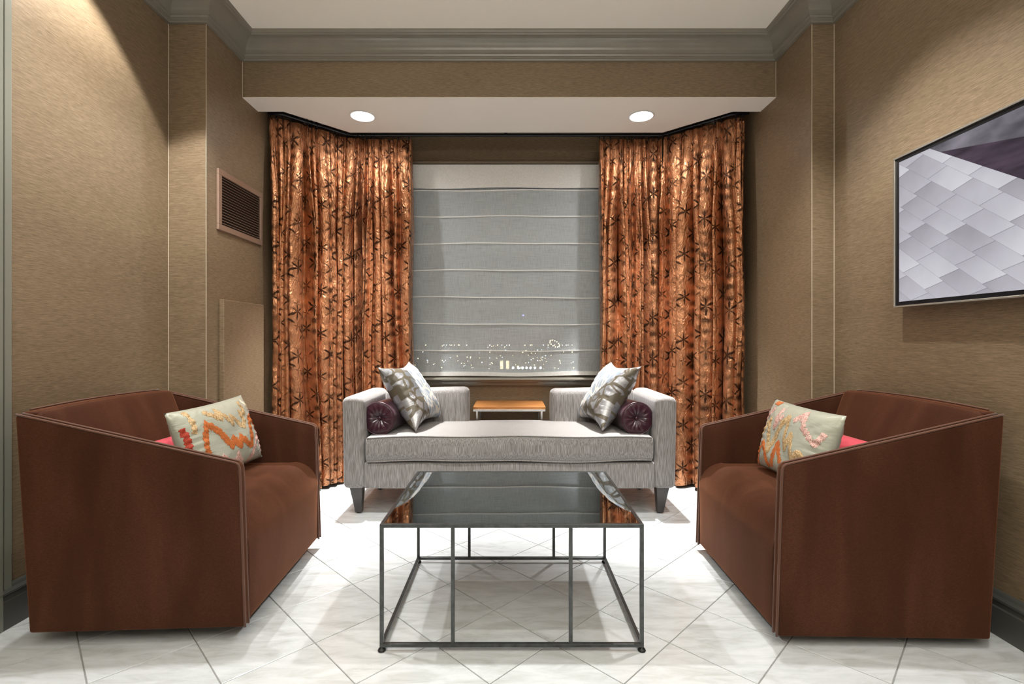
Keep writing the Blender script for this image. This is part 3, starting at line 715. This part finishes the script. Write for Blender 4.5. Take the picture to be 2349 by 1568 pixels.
# ------------------------------------------------------------ armchairs
def armchair(loc, rz, label, zb):
    r = empty('armchair', loc, rz); tag(r, label, 'armchair', 'brown velvet armchairs')
    W2 = .415; dz = zb
    def topz(x): return .835+dz*0+( .645-.835)*(x+.43)/(.795)
    def shell_x(x, t):          # lean of back and front edges with height t
        if x < 0: return x*(1+.13*t)
        return x*(1-.05*t)
    for s in (-1, 1):
        bm = bmesh.new(); th = .017
        def fn(p, s=s):
            t = (p.z+.5); X = shell_x(p.x, t); z = zb+t*(topz(X)-zb)
            inner = (-s*p.y > 0); th_in = 0
            return (X, p.y-s*th_in, z)
        # p.z in -.5..5 mapped to full height, keep corner rounding tiny
        def fn2(p, s=s):
            q_ = Vector((p.x, p.y, p.z)); return fn(q_, s)
        soft_box(bm, (-.006, s*(W2-th), 0), (.374, th, .5), .012, (12, 3, 10), fn2)
        sp = link('side_panel', bm, VEL, r, True)
        for off in (W2-.004, W2-2*th+.004):
            pts = []
            for k in range(15):
                x = -.425+k*(.785)/14; pts.append((x, s*off, topz(x)+.001))
            xf = .367*.95; zt = topz(xf)
            pts = pts[:-1]+[(xf-.014, s*off, topz(xf-.014)+.001), (xf-.003, s*off, zt-.004), (xf+.001, s*off, zt-.016)]
            for k in range(1, 11):
                t = 1-k/10; z = zb+t*(zt-zb)*.97; inn = 0
                pts.append((.368*(1-.05*t)+.001, s*(off-inn), z))
            bm = bmesh.new(); tube(bm, pts, .0042, 6); link('piping', bm, PIPE, sp, True)
    # outer back
    bm = bmesh.new()
    def fb(p):
        t = p.z+.5; x = -.36+p.x; X = x*(1+.13*t); z = zb+t*(.838-zb)+.012*(1-(p.y/W2)**2)*t
        return (X, p.y, z)
    soft_box(bm, (0, 0, 0), (.021, W2-.033, .5), .010, (2, 12, 10), fb); bp = link('back_panel', bm, VEL, r, True)
    bm = bmesh.new(); tube(bm, [(-.425, -W2+.06+i*(2*W2-.12)/20, .841+.012*(1-((-W2+.06+i*(2*W2-.12)/20)/W2)**2)) for i in range(21)], .0042, 6); link('piping', bm, PIPE, bp, True)
    # inside back cushion
    bm = bmesh.new()
    def fc(p):
        t = (p.z+.22)/.44; z = .40+t*.437+.010*(1-(p.y/.36)**2)*t
        f = p.x/.07
        xb = -.395-.02*t; xf = (-.215-.155*t**1.15)+.022*math.sin(PI*min(1, max(0, t)))*(1-(p.y/.36)**4)
        return (xb+(xf-xb)*(f+1)/2, p.y, z)
    soft_box(bm, (0, 0, 0), (.07, W2-.033, .22), .022, (3, 16, 10), fc); link('backrest', bm, VEL, r, True)
    # seat block, waterfall front
    bm = bmesh.new(); hz = (.462-zb-.004)/2
    def fs(p):
        R_ = .125; a_ = p.x-(.348-R_); b_ = p.z-(hz-R_)
        if a_ > 0 and b_ > 0:
            mx_ = max(a_, b_); k_ = (R_ if mx_ > R_-.015 else mx_)/math.hypot(a_, b_); p = Vector((.348-R_+a_*k_, p.y, hz-R_+b_*k_))
        fx = 1-((p.x-.0)/.40)**2; fy = 1-(p.y/.36)**2
        z = p.z+.018*max(0, fy)*(.4+.6*max(0, fx))*max(0, p.z/hz)**2
        x = p.x+(.010*(max(0, fy))*(1-(p.z/hz)**2) if p.x > .2 else 0)
        return (x, p.y, z)
    soft_box(bm, (.018, 0, zb+.004+hz), (.348, W2-.034, hz), .014, (26, 14, 18), fs); link('seat', bm, VEL, r, True)
    # swivel base and dust cover
    bm = bmesh.new(); bounds(bm, -.33, .335, -.36, .36, zb-.001, zb+.012); link('dust_cover', bm, BLKCL, r)
    bm = bmesh.new(); lathe(bm, [(.26, 0), (.31, 0), (.32, .010), (.31, zb-.003), (.26, zb-.003)], 48); link('swivel_base', bm, BLACK, r, True)
    return r
armchair((-1.358, 2.185, 0), math.radians(3), 'brown velvet boxy armchair against the left wall', .055)
armchair((1.334, 2.170, 0), math.radians(178.5), 'brown velvet boxy armchair against the right wall below the framed screen', .036)

# lumbar pillows with raised embroidery
def embroider(root, f, name, pts, mat, wd=.016, seed=0):
    rnd = random.Random(seed); bm = bmesh.new(); P = [Vector((a, b)) for a, b in pts]; L = []
    for a, b in zip(P, P[1:]):
        k = max(2, int((b-a).length/.03))
        L += [a+(b-a)*i/k for i in range(k)]
    L.append(P[-1]); rows = []
    for i, p in enumerate(L):
        d = (L[min(i+1, len(L)-1)]-L[max(i-1, 0)]); d = Vector((d.x*.27, d.y*.165)).normalized(); nr = Vector((-d.y, d.x))
        row = []
        for e in (-1, -.5, 0, .5, 1):
            j = rnd.uniform(.6, 1.25) if abs(e) == 1 else 1
            uu = p.x+nr.x*e*wd*j/.27; vv = p.y+nr.y*e*wd*j/.165+(rnd.uniform(-.02, .02) if abs(e) == 1 else 0)
            uu = max(-.985, min(.985, uu)); vv = max(-.985, min(.985, vv))
            q_ = f(uu, vv, -1); row.append(bm.verts.new((q_.x, q_.y-(.0022 if abs(e) < 1 else .0008), q_.z)))
        rows.append(row)
    for a, b in zip(rows, rows[1:]):
        for k in range(4): bm.faces.new((a[k], a[k+1], b[k+1], b[k]))
    link(name, bm, mat, root, False)
LQ = quad_frame((-1.40, 1.995, .80), (-1.385, 2.50, .815), (-1.285, 2.53, .50), (-1.29, 2.02, .49))
r, f = pillow('lumbar_pillow', .55, .335, .060, SAGE, 'sage satin lumbar pillow with orange and gold zigzags on the left armchair', 'pillow', LQ, .05, 2.2, 'zigzag pillows on the armchairs')
for i, (nm, mt, pts) in enumerate((
    ('orange_stripe', T_OR, [(-.66, -.5), (-.62, .05), (-.48, .46), (-.24, .13), (-.06, -.34), (.03, -.11), (.14, -.46), (.22, -.17), (.35, -.38), (.49, -.54), (.6, 0), (.76, .34), (.9, .0), (.97, -.27)]),
    ('gold_stripe', T_GO, [(-.73, .93), (-.72, .6), (-.78, .3)]), ('gold_stripe', T_GO, [(-.42, .8), (-.12, .47), (-.14, .76), (.12, .23), (.14, .48), (.4, .06), (.50, .26), (.44, .50), (.59, .44), (.59, .84)]),
    ('cream_stripe', T_CR, [(.72, .86), (.95, .42), (.97, .8)]), ('pink_stripe', T_PI, [(.36, -.97), (.6, -.6), (.82, -.25), (.93, -.8)]),
    ('pink_stripe', T_PI, [(-.5, -.8), (-.33, -.49), (-.15, -.85)]), ('pink_stripe', T_PI, [(-.03, -.9), (.05, -.6), (.16, -.9)]), ('red_stripe', T_RE, [(-.92, .52), (-.90, .29), (-.93, -.2)]))):
    embroider(r, f, nm, pts, mt, 0.0165 if 'orange' in nm else .0135, i)
RQ = quad_frame((1.30, 2.42, .80), (1.305, 1.92, .795), (1.215, 1.93, .49), (1.225, 2.43, .495))
r, f = pillow('lumbar_pillow', .52, .335, .060, SAGE, 'sage satin lumbar pillow with gold and orange zigzags on the right armchair', 'pillow', RQ, .05, 5.2, 'zigzag pillows on the armchairs')
for i, (nm, mt, pts) in enumerate((
    ('orange_stripe', T_OR, [(1.03, -.6), (.87, -.93), (.80, -.6), (.64, -.27), (.50, -.5), (.38, -.9)]), ('orange_stripe', T_OR, [(.26, -.85), (.17, -.12), (-.02, -.65)]),
    ('gold_stripe', T_GO, [(.97, -.42), (.88, -.12), (.59, .42), (.42, -.47), (.14, .45), (.02, .63), (.0, .09), (-.08, -.25), (-.18, .2), (-.33, -.45), (-.45, -.19), (-.62, -.28)]),
    ('pink_stripe', T_PI, [(.97, .25), (.86, .64)]), ('pink_stripe', T_PI, [(.84, .4), (.62, .77)]), ('pink_stripe', T_PI, [(.33, .82), (.38, .21), (.20, .63)]),
    ('pink_stripe', T_PI, [(-.33, .75), (-.42, .43), (-.76, .13), (-.88, .46)]), ('pink_stripe', T_PI, [(-.14, .55), (-.34, .87)]), ('orange_stripe', T_OR, [(.78, .93), (.60, .90)]))):
    # local x of this pillow runs towards the camera, so mirror u
    embroider(r, f, nm, [(-a, b) for a, b in pts], mt, .0145, i+20)
PLQ = quad_frame((-1.50, 2.00, .665), (-1.515, 2.42, .665), (-1.44, 2.42, .50), (-1.43, 2.00, .50))
PRQ = quad_frame((1.47, 2.40, .675), (1.455, 1.97, .675), (1.385, 1.97, .50), (1.395, 2.40, .50))
pillow('small_pillow', .44, .20, .065, PINK, 'coral pink pillow tucked behind the patterned pillow on the left armchair', 'pillow', PLQ, .03, 1, 'coral pillows on the armchairs')
pillow('small_pillow', .44, .21, .065, PINK, 'coral pink pillow tucked behind the patterned pillow on the right armchair', 'pillow', PRQ, .03, 2, 'coral pillows on the armchairs')

# ------------------------------------------------------------ coffee table
ct = empty('coffee_table', (.003, 2.09, 0)); tag(ct, 'black steel frame coffee table with smoked glass top in front of daybed', 'coffee table')
HX, HY, TZ, B = .460, .346, .450, .0065
def bar(nm, a, b):
    bm = bmesh.new(); bounds(bm, min(a[0], b[0])-B, max(a[0], b[0])+B, min(a[1], b[1])-B, max(a[1], b[1])+B, min(a[2], b[2])-B, max(a[2], b[2])+B, .0012); return link(nm, bm, STEEL, ct)
for z in (TZ-B, .0215):
    nm = 'top_rail' if z > .2 else 'bottom_rail'
    for s in (-1, 1):
        bar(nm, (-HX, s*HY, z), (HX, s*HY, z)); bar(nm, (s*HX, -HY+2*B, z), (s*HX, HY-2*B, z))
for sx_ in (-1, 1):
    for sy in (-1, 1):
        lg = bar('leg', (sx_*HX, sy*HY, .0215+2*B), (sx_*HX, sy*HY, TZ-3*B))
        bm = bmesh.new(); lathe(bm, [(.013, 0), (.0145, .003), (.012, .008), (.006, .010), (.006, .0155)], 16, (sx_*HX, sy*HY, 0)); link('foot', bm, RUBBER, ct, True)
        bar('upright', (sx_*.2085, sy*HY, .0215+2*B), (sx_*.2085, sy*HY, TZ-3*B))
m = N('smoked_mirror_glass'); f = m.noise(m.coord(), 140, 2, .7); m.base((.25, .28, .29)); m.set(Metallic=1.0, Roughness=m.ramp(f, [(.55, (.015,)*3), (.75, (.10,)*3)])); SMOKE = m.m
bm = bmesh.new(); bounds(bm, -HX+B+.0005, HX-B-.0005, -HY+B+.0005, HY-B-.0005, TZ-.0075, TZ-.0015); link('glass_top', bm, SMOKE, ct)

# ------------------------------------------------------------ framed screen on the right wall
tv = empty('wall_screen', (XR, 1.668, 1.592)); tag(tv, 'silver framed wall screen showing pale diamond shingles and a dark purple wedge', 'screen')
h2, w2 = .344, .612
SILV = simple('champagne_metal', (.55, .52, .46), .25, .85)
bm = bmesh.new(); bounds(bm, -.030, 0, -w2+.06, w2-.06, -h2+.06, h2-.06); link('back_box', bm, BLACK, tv)
for a in ((-w2, w2, h2-.008, h2), (-w2, w2, -h2, -h2+.008), (w2-.008, w2, -h2+.008, h2-.008), (-w2, -w2+.008, -h2+.008, h2-.008)):
    bm = bmesh.new(); bounds(bm, -.058, -.026, a[0], a[1], a[2], a[3], .0015); link('frame_rail', bm, SILV, tv)
bm = bmesh.new(); bounds(bm, -.050, -.028, -w2+.008, w2-.008, -h2+.008, h2-.008); link('bezel', bm, BLACK, tv)
m = N('shingle_picture'); tc = m.n('TexCoord'); sp = m.n('SeparateXYZ'); m.l(tc.outputs['Object'], sp.inputs[0])
s_ = m.math('SUBTRACT', w2, sp.outputs[1]); z_ = m.math('ADD', sp.outputs[2], 1.592)       # s: metres from the far edge
pq = m.math('MULTIPLY_ADD', s_, 2.26, m.math('MULTIPLY', z_, -8.41)); qq = m.math('MULTIPLY_ADD', s_, 7.96, m.math('MULTIPLY', z_, 10.4))
pf = m.math('ADD', pq, m.math('MULTIPLY', m.math('FLOOR', qq), .18)); fp = m.math('FRACT', pf); fq = m.math('FRACT', qq)
ln = m.math('MAXIMUM', m.math('LESS_THAN', fp, .022), m.math('LESS_THAN', fq, .014))
cb = m.n('CombineXYZ'); m.l(m.math('FLOOR', pf), cb.inputs[0]); m.l(m.math('FLOOR', qq), cb.inputs[1]); wn = m.n('TexWhiteNoise', noise_dimensions='2D'); m.l(cb.outputs[0], wn.inputs['Vector'])
sh = m.math('ADD', m.math('MULTIPLY', wn.outputs['Value'], .35), m.math('ADD', m.math('MULTIPLY', fp, .25), m.math('MULTIPLY', m.noise(m.coord(), 5, 3), .5)))
pc = m.ramp(sh, [(.25, (.37, .355, .40)), (.6, (.56, .545, .60)), (.9, (.72, .71, .76))])
pc = m.mix(m.math('MULTIPLY', ln, .6), pc, (.20, .19, .23))
wedge = m.math('GREATER_THAN', z_, m.math('MULTIPLY_ADD', s_, -.667, 2.038)); upper = m.math('GREATER_THAN', z_, m.math('MULTIPLY_ADD', s_, -.22, 1.93))
drk = m.ramp(m.noise(m.coord(scale=(1, 3, 12)), 2, 4), [(.3, (.035, .026, .04)), (.7, (.10, .07, .10))])
upc = m.ramp(m.noise(m.coord(scale=(1, 3, 5)), 2, 3), [(.3, (.06, .055, .07)), (.7, (.28, .26, .30))])
pc = m.mix(wedge, pc, m.mix(upper, drk, upc))
em = m.n('Emission'); em.inputs[1].default_value = .95; m.l(pc, em.inputs[0]); gls = m.n('BsdfGlossy'); gls.inputs['Roughness'].default_value = .25
mx = m.n('MixShader'); mx.inputs[0].default_value = .03; m.l(em.outputs[0], mx.inputs[1]); m.l(gls.outputs[0], mx.inputs[2]); m.l(mx.outputs[0], m.out.inputs[0]); PIC = m.m
bm = bmesh.new(); bounds(bm, -.0515, -.0495, -w2+.028, w2-.028, -h2+.026, h2-.026); link('display', bm, PIC, tv)
